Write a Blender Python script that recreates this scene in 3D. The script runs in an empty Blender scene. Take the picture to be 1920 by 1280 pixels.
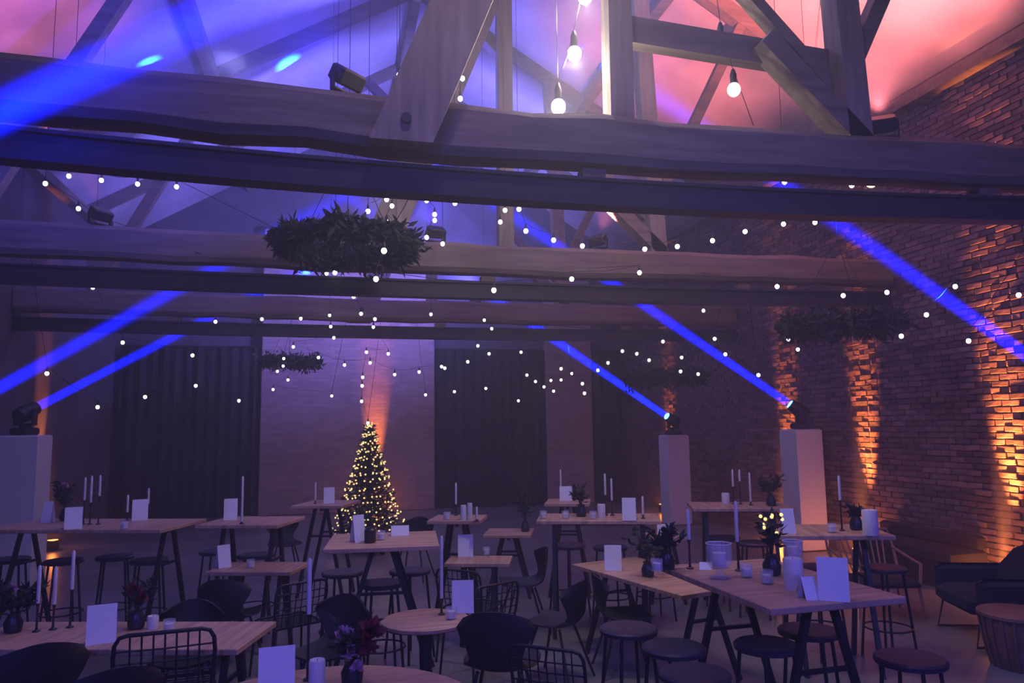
import bpy, math, random
from mathutils import Vector, Matrix
random.seed(7)
R = math.radians
sc = bpy.context.scene
col = sc.collection

# ------------------------------------------------------------------ camera
F = 1390.0                                   # focal length in pixels of the 1920x1280 frame
EYE = Vector((0, 0, 2.0))
YAW, PITCH, ROLL = R(13.5), math.atan(160 / F), R(0.8)
fwd = Vector((math.sin(YAW) * math.cos(PITCH), math.cos(YAW) * math.cos(PITCH), math.sin(PITCH)))
r0 = Vector((math.cos(YAW), -math.sin(YAW), 0))
u0 = r0.cross(fwd)
CR = r0 * math.cos(ROLL) - u0 * math.sin(ROLL)
CU = u0 * math.cos(ROLL) + r0 * math.sin(ROLL)
cd = bpy.data.cameras.new('camera'); cam = bpy.data.objects.new('camera', cd); col.objects.link(cam)
cd.sensor_width = 36; cd.lens = F / 1920 * 36; cd.clip_end = 200
M = Matrix((CR, CU, -fwd)).transposed().to_4x4(); M.translation = EYE
cam.matrix_world = M
sc.camera = cam

# ------------------------------------------------------------------ world haze, exposure
w = bpy.data.worlds.new('world'); sc.world = w; w.use_nodes = True
nt = w.node_tree; nt.nodes.clear()
wo = nt.nodes.new('ShaderNodeOutputWorld'); bg = nt.nodes.new('ShaderNodeBackground')
bg.inputs[0].default_value = (0, 0, 0, 1); bg.inputs[1].default_value = 0
vs = nt.nodes.new('ShaderNodeVolumeScatter')
vs.inputs['Color'].default_value = (0.85, 0.84, 1, 1)
vs.inputs['Density'].default_value = 0.03
vs.inputs['Anisotropy'].default_value = 0.5
nt.links.new(bg.outputs[0], wo.inputs[0]); nt.links.new(vs.outputs[0], wo.inputs[1])
try: w.cycles.homogeneous_volume = True
except Exception: pass
sc.view_settings.view_transform = 'Standard'; sc.view_settings.look = 'None'
sc.view_settings.gamma = 1; sc.view_settings.use_curve_mapping = False
sc.view_settings.exposure = 0.0
cy = sc.cycles
cy.use_denoising = True
cy.use_adaptive_sampling = True; cy.adaptive_threshold = 0.03; cy.adaptive_min_samples = 16
cy.max_bounces = 4; cy.diffuse_bounces = 2; cy.glossy_bounces = 2; cy.transmission_bounces = 4
cy.transparent_max_bounces = 6; cy.volume_bounces = 0
cy.sample_clamp_indirect = 1.5; cy.sample_clamp_direct = 0
cy.caustics_reflective = False; cy.caustics_refractive = False
cy.use_light_tree = True

# ------------------------------------------------------------------ pixel helpers
def ray(px, py): return (CR * ((px - 960) / F) - CU * ((py - 640) / F) + fwd)
def at_z(px, py, z):
    d = ray(px, py); return EYE + d * ((z - EYE.z) / d.z)
def at_y(px, py, y):
    d = ray(px, py); return EYE + d * (y / d.y)
def at_d(px, py, zc): return EYE + ray(px, py) * zc
def proj(p):
    q = p - EYE; z = q.dot(fwd); return 960 + F * q.dot(CR) / z, 640 - F * q.dot(CU) / z, z
def face_cam(p): return math.atan2(-(p.x - EYE.x), (p.y - EYE.y))     # rotation that turns local -Y to the camera

# ------------------------------------------------------------------ lights
ORANGE = (1.0, 0.25, 0.05); SALMON = (1.0, 0.21, 0.23); BLUE = (0.0006, 0.007, 1.0)
BEAM, UPK, FLK = 260, 7, 5   # lamp powers of the moving heads, uplights and floodlights
def add_light(kind, name, loc, aim, power, color, **kw):
    l = bpy.data.lights.new(name, kind); l.energy = power; l.color = color
    for k, v in kw.items(): setattr(l, k, v)
    o = bpy.data.objects.new(name, l); col.objects.link(o); o.location = loc
    o.rotation_euler = (Vector(aim) - Vector(loc)).to_track_quat('-Z', 'Y').to_euler()
    return o
# unseen blue wash lamps assumed high behind the photographer, no fixtures built
add_light('SPOT', 'stage_wash_blue', (-2.0, -4.5, 5.2), (0.8, 4.5, 0.3), 1500, (0.10, 0.10, 1.0), spot_size=R(62), spot_blend=0.6, shadow_soft_size=0.25)
add_light('SPOT', 'stage_wash_violet', (5.5, -4.5, 5.2), (3.0, 5.5, 0.3), 1300, (0.15, 0.13, 1.0), spot_size=R(62), spot_blend=0.6, shadow_soft_size=0.25)
# added fill lamps below the roof for tables and pier, without fixtures
for i, (x, y, pw, c) in enumerate(((0.8, 3.0, 66, (0.72, 0.53, 0.95)), (3.2, 7.2, 50, (0.46, 0.42, 1.0)), (-1.5, 10.5, 40, (0.40, 0.38, 1.0)), (1.2, 15.8, 62, (0.85, 0.64, 0.95)))):
    add_light('AREA', 'fill_light', (x, y, 7.2), (x, y, 0), pw, c, shape='DISK', size=0.4)

# ------------------------------------------------------------------ materials
def mat(name, c, rough=0.6, metal=0.0, noise=None, bump=0.0, emit=None, strength=0, alpha=None, trans=0, island=0, coat=0, stretch=None, spec=0.5):
    m = bpy.data.materials.new(name); m.use_nodes = True
    t = m.node_tree; b = t.nodes['Principled BSDF']
    b.inputs['Base Color'].default_value = (*c, 1); b.inputs['Roughness'].default_value = rough
    b.inputs['Metallic'].default_value = metal; b.inputs['Specular IOR Level'].default_value = spec
    if trans: b.inputs['Transmission Weight'].default_value = trans; b.inputs['IOR'].default_value = 1.2
    if alpha is not None: b.inputs['Alpha'].default_value = alpha
    if emit: b.inputs['Emission Color'].default_value = (*emit, 1); b.inputs['Emission Strength'].default_value = strength
    last = None
    if noise or bump or island:
        tc = t.nodes.new('ShaderNodeTexCoord'); mp = t.nodes.new('ShaderNodeMapping')
        t.links.new(tc.outputs['Object'], mp.inputs[0])
        mp.inputs['Scale'].default_value = stretch or (1, 1, 1)
        n = t.nodes.new('ShaderNodeTexNoise'); n.inputs['Scale'].default_value = noise or 8
        n.inputs['Detail'].default_value = 5; t.links.new(mp.outputs[0], n.inputs[0])
        ramp = t.nodes.new('ShaderNodeValToRGB')
        ramp.color_ramp.elements[0].position = 0.3; ramp.color_ramp.elements[1].position = 0.75
        ramp.color_ramp.elements[0].color = (*[v * 0.62 for v in c], 1); ramp.color_ramp.elements[1].color = (*[min(1, v * 1.3) for v in c], 1)
        t.links.new(n.outputs[0], ramp.inputs[0]); last = ramp.outputs[0]
        if island:
            g = t.nodes.new('ShaderNodeNewGeometry'); oi = t.nodes.new('ShaderNodeObjectInfo'); ad = t.nodes.new('ShaderNodeMath'); ad.operation = 'ADD'
            t.links.new(g.outputs['Random Per Island'], ad.inputs[0]); t.links.new(oi.outputs['Random'], ad.inputs[1])
            fr = t.nodes.new('ShaderNodeMath'); fr.operation = 'FRACT'; t.links.new(ad.outputs[0], fr.inputs[0])
            r2 = t.nodes.new('ShaderNodeValToRGB')
            r2.color_ramp.elements[0].color = (0.45, 0.45, 0.45, 1); r2.color_ramp.elements[1].color = (1.35, 1.25, 1.2, 1)
            t.links.new(fr.outputs[0], r2.inputs[0])
            mx = t.nodes.new('ShaderNodeMix'); mx.data_type = 'RGBA'; mx.blend_type = 'MULTIPLY'; mx.inputs[0].default_value = 1
            t.links.new(last, mx.inputs[6]); t.links.new(r2.outputs[0], mx.inputs[7]); last = mx.outputs[2]
        t.links.new(last, b.inputs['Base Color'])
        if bump:
            bp = t.nodes.new('ShaderNodeBump'); bp.inputs['Strength'].default_value = bump; bp.inputs['Distance'].default_value = 0.02
            t.links.new(n.outputs[0], bp.inputs['Height']); t.links.new(bp.outputs[0], b.inputs['Normal'])
    return m
def glow(name, c, s, sampled=False):
    m = bpy.data.materials.new(name); m.use_nodes = True; t = m.node_tree; t.nodes.clear()
    o = t.nodes.new('ShaderNodeOutputMaterial'); e = t.nodes.new('ShaderNodeEmission')
    e.inputs[0].default_value = (*c, 1); e.inputs[1].default_value = s; t.links.new(e.outputs[0], o.inputs[0])
    m.cycles.emission_sampling = 'AUTO' if sampled else 'NONE'
    return m
def brick_mat(name):
    m = mat(name, (0.30, 0.16, 0.12), 0.9); t = m.node_tree; b = t.nodes['Principled BSDF']
    tc = t.nodes.new('ShaderNodeTexCoord'); mp = t.nodes.new('ShaderNodeMapping'); mp.inputs['Rotation'].default_value = (R(90), 0, 0)
    br = t.nodes.new('ShaderNodeTexBrick'); br.inputs['Scale'].default_value = 1
    br.inputs['Brick Width'].default_value = 0.242; br.inputs['Row Height'].default_value = 0.077; br.inputs['Mortar Size'].default_value = 0.008
    br.inputs['Color1'].default_value = (0.52, 0.36, 0.32, 1); br.inputs['Color2'].default_value = (0.36, 0.24, 0.22, 1); br.inputs['Mortar'].default_value = (0.34, 0.29, 0.27, 1)
    t.links.new(tc.outputs['Object'], mp.inputs[0]); t.links.new(mp.outputs[0], br.inputs[0]); t.links.new(br.outputs[0], b.inputs['Base Color'])
    bp = t.nodes.new('ShaderNodeBump'); bp.inputs['Distance'].default_value = 0.015; bp.inputs['Strength'].default_value = 0.7; bp.invert = True
    t.links.new(br.outputs['Fac'], bp.inputs['Height']); t.links.new(bp.outputs[0], b.inputs['Normal'])
    return m
MT = dict(
    concrete=mat('polished concrete', (0.19, 0.19, 0.205), 0.34, noise=1.3, bump=0.02),
    plaster=mat('roof lining plaster', (0.62, 0.58, 0.56), 0.9, noise=0.7, bump=0.05),
    timber=mat('old timber', (0.22, 0.17, 0.13), 0.8, noise=5, bump=0.5, stretch=(0.25, 2.5, 2.5)),
    timber_up=mat('old timber upright', (0.30, 0.24, 0.18), 0.8, noise=5, bump=0.5, stretch=(2.5, 2.5, 0.25)),
    steel=mat('dark painted steel', (0.022, 0.022, 0.03), 0.6),
    mortar=mat('mortar', (0.16, 0.12, 0.11), 0.95, noise=12, bump=0.4),
    brick=mat('brick', (0.17, 0.115, 0.125), 0.9, noise=14, bump=0.5, island=1),
    brickwork=brick_mat('far brickwork'),
    dark_wall=mat('dark plaster', (0.11, 0.10, 0.11), 0.9, noise=2, bump=0.1),
    drape=mat('black drape', (0.018, 0.018, 0.026), 0.95),
    table=mat('oak table top', (0.55, 0.34, 0.22), 0.45, noise=4, bump=0.05, stretch=(0.6, 6, 1)),
    black=mat('black metal', (0.012, 0.012, 0.014), 0.5),
    shell=mat('black plastic', (0.010, 0.010, 0.012), 0.55),
    seat=mat('dark seat', (0.035, 0.03, 0.045), 0.5),
    fabric=mat('black fabric', (0.014, 0.014, 0.018), 0.95),
    cane=mat('brown rods', (0.34, 0.16, 0.12), 0.6),
    white=mat('white stretch cover', (0.72, 0.70, 0.72), 0.85),
    paper=mat('white card', (0.80, 0.80, 0.84), 0.8),
    wax=mat('ivory wax', (0.70, 0.66, 0.66), 0.6),
    glass=mat('clear glass', (0.9, 0.9, 0.95), 0.05, alpha=0.22),
    vase=mat('dark vase', (0.02, 0.02, 0.025), 0.35),
    green=mat('dark evergreen', (0.020, 0.035, 0.022), 0.9, noise=20),
    fir=mat('fir needles', (0.018, 0.032, 0.018), 0.9, noise=20),
    bark=mat('bark', (0.08, 0.05, 0.03), 0.9, noise=12),
    pink=mat('pale pink petals', (0.55, 0.30, 0.40), 0.8),
    red=mat('dark red petals', (0.16, 0.012, 0.02), 0.8),
    drum=mat('brown drum wood', (0.20, 0.11, 0.08), 0.6, noise=6),
    bulb=glow('bulb glow', (1.0, 0.93, 0.98), 7.0),
    warmbulb=glow('warm lamp glow', (1.0, 0.72, 0.32), 9.0),
    led=glow('warm fairy light', (1.0, 0.72, 0.30), 1.6),
    bluelens=glow('blue lens', (0.10, 0.35, 1.0), 9.0),
    orangelens=glow('orange lens', (1.0, 0.45, 0.12), 6.0),
    pinklens=glow('salmon lens', (1.0, 0.35, 0.30), 3.0),
)

# ------------------------------------------------------------------ mesh builder
class MB:
    def __init__(s): s.v = []; s.f = []
    def add(s, vs, fs):
        n = len(s.v); s.v += [Vector(v) for v in vs]; s.f += [[i + n for i in f] for f in fs]; return s
    def box(s, a, b, rot=None, piv=None):
        (x0, y0, z0), (x1, y1, z1) = a, b
        vs = [Vector(p) for p in ((x0,y0,z0),(x1,y0,z0),(x1,y1,z0),(x0,y1,z0),(x0,y0,z1),(x1,y0,z1),(x1,y1,z1),(x0,y1,z1))]
        if rot is not None:
            c = Vector(piv) if piv is not None else sum(vs, Vector()) / 8
            vs = [rot @ (v - c) + c for v in vs]
        return s.add(vs, [(0,3,2,1),(4,5,6,7),(0,1,5,4),(1,2,6,5),(2,3,7,6),(3,0,4,7)])
    def chbox(s, a, b, c=0.01):                       # box with chamfered edges
        (x0, y0, z0), (x1, y1, z1) = a, b
        ring = lambda z, i: [(x0+c+i,y0+i,z),(x1-c-i,y0+i,z),(x1-i,y0+c+i,z),(x1-i,y1-c-i,z),(x1-c-i,y1-i,z),(x0+c+i,y1-i,z),(x0+i,y1-c-i,z),(x0+i,y0+c+i,z)]
        vs = ring(z0, c) + ring(z0 + c, 0) + ring(z1 - c, 0) + ring(z1, c); fs = [tuple(range(7, -1, -1)), tuple(range(24, 32))]
        for k in range(3):
            for i in range(8): j = (i + 1) % 8; fs.append((8*k+i, 8*k+j, 8*k+8+j, 8*k+8+i))
        return s.add(vs, fs)
    def bar(s, p, q, wd, ht, up=(0, 0, 1)):           # square bar between two points
        p, q = Vector(p), Vector(q); d = (q - p).normalized(); up = Vector(up)
        if abs(d.dot(up)) > 0.98: up = Vector((0, 1, 0))
        a = d.cross(up).normalized(); b = a.cross(d).normalized(); vs = []
        for c in (p, q):
            for i, j in ((-1,-1),(1,-1),(1,1),(-1,1)): vs.append(c + a * i * wd / 2 + b * j * ht / 2)
        return s.add(vs, [(0,1,2,3),(7,6,5,4),(0,4,5,1),(1,5,6,2),(2,6,7,3),(3,7,4,0)])
    def tube(s, pts, r, n=8, closed=False):
        pts = [Vector(p) for p in pts]; m = len(pts); vs = []; fs = []; pa = None
        rs = r if isinstance(r, (list, tuple)) else [r] * m
        for i, p in enumerate(pts):
            d = (pts[(i + 1) % m] - pts[i - 1]) if closed else (pts[min(i + 1, m - 1)] - pts[max(i - 1, 0)])
            d.normalize()
            if pa is None:
                pa = d.cross(Vector((0, 0, 1)))
                if pa.length < 0.05: pa = d.cross(Vector((1, 0, 0)))
            a = (pa - d * pa.dot(d)).normalized(); pa = a; b = d.cross(a)
            for k in range(n): t = 2 * math.pi * k / n; vs.append(p + (a * math.cos(t) + b * math.sin(t)) * rs[i])
        for i in range(m if closed else m - 1):
            j = (i + 1) % m
            for k in range(n): l = (k + 1) % n; fs.append((i*n+k, i*n+l, j*n+l, j*n+k))
        if not closed: fs += [tuple(range(n - 1, -1, -1)), tuple(range((m - 1) * n, m * n))]
        return s.add(vs, fs)
    def lathe(s, prof, n=20, c=(0, 0, 0)):            # prof: [(r, z)]
        vs = []; fs = []; c = Vector(c)
        for r, z in prof:
            for k in range(n): t = 2 * math.pi * k / n; vs.append(c + Vector((r * math.cos(t), r * math.sin(t), z)))
        for i in range(len(prof) - 1):
            for k in range(n): l = (k + 1) % n; fs.append((i*n+k, i*n+l, (i+1)*n+l, (i+1)*n+k))
        fs += [tuple(range(n - 1, -1, -1)), tuple(range((len(prof) - 1) * n, len(prof) * n))]
        return s.add(vs, fs)
    def ring(s, R_, r, z=0, n=28, m=8):
        return s.tube([(R_ * math.cos(2*math.pi*k/n), R_ * math.sin(2*math.pi*k/n), z) for k in range(n)], r, m, True)
    def ball(s, c, r, n=10, m=6, sz=1):
        return s.lathe([(max(1e-4, r * math.sin(math.pi * i / m)), -r * sz * math.cos(math.pi * i / m)) for i in range(m + 1)], n, c)
    def leaf(s, p, d, L, wd):                          # a folded four-sided leaf
        p, d = Vector(p), Vector(d).normalized(); a = d.cross(Vector((random.uniform(-1,1), random.uniform(-1,1), random.uniform(-1,1))))
        if a.length < 0.01: a = d.orthogonal()
        a.normalize(); b = d.cross(a)
        return s.add([p, p + d*L*.45 + a*wd/2 + b*wd*.15, p + d*L, p + d*L*.45 - a*wd/2 + b*wd*.15], [(0,1,2),(0,2,3)])
    def sheet(s, grid, th):                            # grid of points -> thick sheet
        nr, ncl = len(grid), len(grid[0]); g = [[Vector(p) for p in row] for row in grid]; nm = []
        for i in range(nr):
            row = []
            for j in range(ncl):
                du = g[min(i+1, nr-1)][j] - g[max(i-1, 0)][j]; dv = g[i][min(j+1, ncl-1)] - g[i][max(j-1, 0)]
                row.append(du.cross(dv).normalized())
            nm.append(row)
        top = [g[i][j] + nm[i][j] * th/2 for i in range(nr) for j in range(ncl)]; bot = [g[i][j] - nm[i][j] * th/2 for i in range(nr) for j in range(ncl)]
        n = nr * ncl; fs = []
        for i in range(nr - 1):
            for j in range(ncl - 1):
                a, b, c, d = i*ncl+j, i*ncl+j+1, (i+1)*ncl+j+1, (i+1)*ncl+j
                fs += [(a, b, c, d), (n+d, n+c, n+b, n+a)]
        edge = [i*ncl for i in range(nr)] + [(nr-1)*ncl + j for j in range(1, ncl)] + [i*ncl + ncl-1 for i in range(nr-2, -1, -1)] + [j for j in range(ncl-2, 0, -1)]
        for k in range(len(edge)): a, b = edge[k], edge[(k+1) % len(edge)]; fs.append((a, n + a, n + b, b))
        return s.add(top + bot, fs)
    def mesh(s, name, smooth=False):
        me = bpy.data.meshes.new(name); me.from_pydata([tuple(v) for v in s.v], [], s.f); me.validate(); me.update()
        if smooth:
            me.polygons.foreach_set('use_smooth', [True] * len(me.polygons))
            try: me.set_sharp_from_angle(angle=R(40))
            except Exception: pass
        return me
CACHE = {}
def link(name, me, m, parent=None, loc=None, rot=None):
    o = bpy.data.objects.new(name, me); col.objects.link(o)
    if m is not None and me is not None and not me.materials: me.materials.append(MT[m] if isinstance(m, str) else m)
    if parent is not None: o.parent = parent
    if loc is not None: o.location = loc
    if rot is not None: o.rotation_euler = rot
    return o
def part(name, key, fn, m, parent=None, loc=None, rot=None, smooth=True):
    if key is None or key not in CACHE:
        b = MB(); fn(b); me = b.mesh(name, smooth)
        if key is not None: CACHE[key] = me
    else: me = CACHE[key]
    return link(name, me, m, parent, loc, rot)
def tag(o, label=None, cat=None, group=None, kind=None):
    if label: o['label'] = label
    if cat: o['category'] = cat
    if group: o['group'] = group
    if kind: o['kind'] = kind
    return o
def thing(name, loc, rz=0, label=None, cat=None, group=None, kind=None):
    o = bpy.data.objects.new(name, None); col.objects.link(o); o.location = loc; o.rotation_euler = (0, 0, rz); o.empty_display_size = 0.2
    return tag(o, label, cat, group, kind)
def struct(name, m, fn, label=None, parent=None, smooth=False):
    o = part(name, None, fn, m, parent, smooth=smooth)
    if parent is None: tag(o, label, None, None, 'structure')
    return o

# ================================================================== THE SHELL OF THE HALL
XR, XL, YE, YB, ZW, XC, ZC = 7.75, -5.0, 19.0, -6.0, 6.6, 1.4, 10.4
def slope_z(x): return ZW + (ZC - ZW) * ((XR - x) / (XR - XC) if x > XC else (x - XL) / (XC - XL))
struct('floor', 'concrete', lambda b: b.box((XL-.3, YB-.3, -.2), (XR+.3, YE+.3, 0)), 'dark polished concrete floor under all the tables')
struct('wall_left', 'dark_wall', lambda b: b.box((XL-.3, YB, 0), (XL, YE, ZW)), 'dark rough wall along the left of the hall')
struct('wall_back', 'dark_wall', lambda b: b.add([(XL,YB,0),(XR,YB,0),(XR,YB,ZW),(XC,YB,ZC),(XL,YB,ZW),(XL,YB-.3,0),(XR,YB-.3,0),(XR,YB-.3,ZW),(XC,YB-.3,ZC),(XL,YB-.3,ZW)],
       [(0,1,2,3,4),(9,8,7,6,5),(0,5,6,1),(1,6,7,2),(2,7,8,3),(3,8,9,4),(4,9,5,0)]), 'wall behind the photographer')
struct('wall_end', 'dark_wall', lambda b: b.add([(XL,YE,0),(XR,YE,0),(XR,YE,ZW),(XC,YE,ZC),(XL,YE,ZW),(XL,YE+.3,0),(XR,YE+.3,0),(XR,YE+.3,ZW),(XC,YE+.3,ZC),(XL,YE+.3,ZW)],
       [(0,1,2,3,4),(9,8,7,6,5),(0,5,6,1),(1,6,7,2),(2,7,8,3),(3,8,9,4),(4,9,5,0)]), 'gable wall at the far end of the hall')
# roof lining: two thick slopes, with rafters and purlins as children
ceil = struct('ceiling', 'plaster', lambda b: b.add(
    [(XL-.3,YB-.3,ZW-.18),(XC,YB-.3,ZC),(XR+.3,YB-.3,ZW-.18),(XL-.3,YE+.3,ZW-.18),(XC,YE+.3,ZC),(XR+.3,YE+.3,ZW-.18),
     (XL-.3,YB-.3,ZW+.1),(XC,YB-.3,ZC+.3),(XR+.3,YB-.3,ZW+.1),(XL-.3,YE+.3,ZW+.1),(XC,YE+.3,ZC+.3),(XR+.3,YE+.3,ZW+.1)],
    [(0,3,4,1),(1,4,5,2),(6,7,10,9),(7,8,11,10),(0,1,7,6),(1,2,8,7),(3,9,10,4),(4,10,11,5),(0,6,9,3),(2,5,11,8)]),
    'pale vaulted roof lining lit pink and violet')
for y in (5.1, 9.0, 13.25, 16.4):
    for s in (-1, 1):
        x1 = XR - .05 if s > 0 else XL + .05
        part('rafter', None, lambda b: b.bar((x1, y, slope_z(x1) - .13), (XC, y, ZC - .13), .16, .22), 'timber', ceil, smooth=False)
for x in (-2.1, 4.6):
    part('purlin', None, lambda b: b.bar((x, YB + .02, slope_z(x) - .3), (x, YE - .02, slope_z(x) - .3), .18, .2), 'timber', ceil, smooth=False)
part('ridge_beam', None, lambda b: b.bar((XC, YB + .02, ZC - .35), (XC, YE - .02, ZC - .35), .16, .26), 'timber', ceil, smooth=False)
part('wall_plate', None, lambda b: b.bar((XR - .1, YB + .02, ZW - .22), (XR - .1, YE - .02, ZW - .22), .2, .16), 'timber', ceil, smooth=False)
part('wall_plate', None, lambda b: b.bar((XL + .1, YB + .02, ZW - .22), (XL + .1, YE - .02, ZW - .22), .2, .16), 'timber', ceil, smooth=False)

# right wall: mortar bed with every brick laid on it
wr = struct('wall_right', 'mortar', lambda b: b.box((XR, YB, 0), (XR + .3, YE, ZW)), 'rough brick wall along the right of the hall with orange uplights')
BW, BH, CW, CH = 0.228, 0.064, 0.242, 0.077
rb = random.Random(3)
bricks = []
for r in range(int(ZW / CH) - 2):
    y = 4.6 + (CW / 2 if r % 2 else 0)
    while y + BW < YE - .02:
        bricks.append((y, .012 + r * CH)); y += CW
def shown(bk):
    px, py, z = proj(Vector((XR, bk[0] + BW/2, bk[1] + BH/2))); return 0 < px < 1920 and 0 < py < 1100
vis = sorted([b for b in bricks if shown(b)], key=lambda b: b[0])
near = set(vis[:300])
CACHE['brick'] = MB().chbox((-BW/2, -.035, -BH/2), (BW/2, .02, BH/2), .006).mesh('brick')
bm_rest = MB()
for (y, z) in bricks:
    out, tilt, dw = rb.uniform(-.004, .020), rb.uniform(-.05, .05), rb.uniform(-.012, 0)
    if (y, z) in near:
        o = link('brick', CACHE['brick'], 'brick', wr, (XR - out + .01, y + BW/2, z + BH/2), (rb.uniform(-.012, .012), rb.uniform(-.06, .06), R(-90) + tilt))
    else:
        rot = Matrix.Rotation(tilt, 3, 'Z') @ Matrix.Rotation(rb.uniform(-.06, .06), 3, 'Y')
        bm_rest.box((XR - out - .012, y - dw/2, z), (XR + .04, y + BW + dw/2, z + BH + rb.uniform(-.004, .004)), rot)
tag(link('brickwork', bm_rest.mesh('brickwork'), 'brick', wr), kind='stuff')

# end wall: projecting brick pier with brick panels, black drapes either side
pl, pr = at_y(487, 800, YE - .4), at_y(815, 800, YE - .4)
struct('wall_pier', 'brickwork', lambda b: b.chbox((pl.x, YE - .4, 0), (pr.x, YE - .01, 6.9), .02), 'brick pier in the middle of the end wall behind the fir tree')
q0, q1 = at_y(1025, 800, YE - .25), at_y(1112, 800, YE - .25)
struct('wall_panel', 'brickwork', lambda b: b.chbox((q0.x, YE - .25, 0), (q1.x, YE - .01, 6.6), .02), 'narrow brick panel of the end wall beside the black drape')
def drape(x0, x1, y, top, label):
    t = thing('black_drape', ((x0 + x1) / 2, y, 0), 0, label, 'drape', 'black drapes on the end wall')
    wd = x1 - x0; n = int(wd / .05)
    def cloth(b):
        g = []
        for i in range(n + 1):
            x = -wd/2 + wd * i / n; yy = .045 * math.sin(i * 1.25) + .02 * math.sin(i * .47 + 1)
            g.append([(x, yy * (1.2 - .3 * k / 4), .02 + (top - .04) * k / 4) for k in range(5)])
        b.sheet(g, .012)
    part('cloth', None, cloth, 'drape', t)
    part('rail', None, lambda b: b.tube([(-wd/2 + .01, 0, top), (wd/2 - .01, 0, top)], .025), 'black', t)
a = at_y(200, 800, YE - .2)
drape(XL + .15, pl.x - .02, YE - .22, 4.0, 'wide black drape on the end wall left of the brick pier')
drape(pr.x + .02, q0.x - .02, YE - .22, 4.0, 'black drape on the end wall right of the brick pier')
drape(q1.x + .02, XR - .15, YE - .22, 4.0, 'narrow black drape in the far right corner of the hall')

# ------------------------------------------------------------------ trusses and steel beams
YT = (5.1, 9.0, 13.25)
NM = ('nearest', 'middle', 'farthest')
for k, y in enumerate(YT):
    t = thing('roof_truss', (0, y, 0), 0, NM[k] + ' old timber roof truss across the hall', None, None, 'structure')
    rt = random.Random(k + 5)
    def sag(x, k=k): return (.14 * ((x - 1.7) / 5) ** 2 + .02) if k == 0 else .03 * ((x - 1.7) / 5) ** 2     # the old beams hang a little in the middle
    def tie(b):
        n = 24; g = []
        pts = [Vector((XL + .02 + (XR - XL - .04) * i / n, rt.uniform(-.012, .012), 4.085 + sag(XL + (XR - XL) * i / n) + rt.uniform(-.012, .012))) for i in range(n + 1)]
        vs = []; fs = []
        for p in pts:
            hh = .185 + rt.uniform(-.012, .012); ww = .15
            for (sy, sz) in ((-1,-.7),(-.7,-1),(.7,-1),(1,-.7),(1,.7),(.7,1),(-.7,1),(-1,.7)): vs.append(p + Vector((0, sy*ww, sz*hh)))
        for i in range(n):
            for q in range(8): fs.append((i*8+q, i*8+(q+1) % 8, (i+1)*8+(q+1) % 8, (i+1)*8+q))
        fs += [tuple(range(7, -1, -1)), tuple(range(n*8, n*8+8))]
        b.add(vs, fs)
    part('tie_beam', None, tie, 'timber', t, smooth=False)
    kx = 2.12 if k < 2 else 1.72; sy = 1 if k < 2 else -1
    part('king_post', None, lambda b: b.bar((kx - .03, 0, 4.24), (kx, 0, slope_z(kx) - .3), .19, .17, (0, 1, 0)), 'timber_up', t, smooth=False)
    part('strut', None, lambda b: b.add([(.20, -.33 * sy, 3.9), (.62, -.33 * sy, 3.9), (2.08, -.33 * sy, 7.6), (1.66, -.33 * sy, 7.6), (.20, -.155 * sy, 3.9), (.62, -.155 * sy, 3.9), (2.08, -.155 * sy, 7.6), (1.66, -.155 * sy, 7.6)],
        [(0,1,2,3),(7,6,5,4),(0,4,5,1),(1,5,6,2),(2,6,7,3),(3,7,4,0)]), 'timber_up', t, smooth=False)
    part('bolt', None, lambda b: b.tube([(.44, -.36, 4.05), (.44, -.32, 4.05)], .035, 12), 'steel', t)
    part('strut', None, lambda b: b.bar((4.25, 0, 4.26), (3.35, 0, 5.1), .16, .2, (0, 1, 0)), 'timber', t, smooth=False)
    part('queen_post', None, lambda b: b.bar((4.17, 0, 4.26), (4.0, 0, slope_z(4.0) - .2), .22, .2, (0, 1, 0)), 'timber_up', t, smooth=False)
    part('collar_beam', None, lambda b: b.bar((2.1, .12, 5.12), (4.15, .12, 5.02), .12, .22), 'timber', t, smooth=False)
    part('brace', None, lambda b: b.bar((4.1, .1, 4.75), (3.1, .1, 5.75), .1, .13, (0, 1, 0)), 'timber', t, smooth=False)
    part('brace', None, lambda b: b.bar((4.2, 0, 5.0), (5.6, 0, slope_z(5.6) - .2), .13, .14, (0, 1, 0)), 'timber', t, smooth=False)
    part('brace', None, lambda b: b.bar((-3.9, 0, 4.26), (-1.9, 0, slope_z(-1.9) - .2), .16, .16, (0, 1, 0)), 'timber', t, smooth=False)
    part('brace', None, lambda b: b.bar((2.1, .1, 6.9), (.5, .1, 8.4), .14, .16, (0, 1, 0)), 'timber', t, smooth=False)
    s = thing('steel_beam', (0, y - .02, 0), 0, NM[k] + ' dark steel beam running under a timber tie beam', None, None, 'structure')
    def ibeam(b):
        n = 24; prof = ((-.085, 3.59), (.085, 3.59), (.085, 3.615), (.05, 3.617), (.05, 3.773), (.085, 3.775), (.085, 3.80), (-.085, 3.80), (-.085, 3.775), (-.05, 3.773), (-.05, 3.617), (-.085, 3.615)); m = len(prof)
        xs = [XL + .01 + (XR - XL - .02) * i / n for i in range(n + 1)]
        vs = [(x, y_, z_ + sag(x)) for x in xs for (y_, z_) in prof]
        fs = [(i*m+q, i*m+(q+1) % m, (i+1)*m+(q+1) % m, (i+1)*m+q) for i in range(n) for q in range(m)] + [tuple(range(m - 1, -1, -1)), tuple(range(n*m, n*m+m))]
        b.add(vs, fs)
    part('girder', None, ibeam, 'steel', s, smooth=False)
    for x in (-2.6, 1.85, 5.4):
        part('packing_block', None, lambda b: b.box((x - .09, -.06, 3.8001 + sag(x)), (x + .09, .06, 3.872 + sag(x))), 'timber', s, smooth=False)

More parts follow.
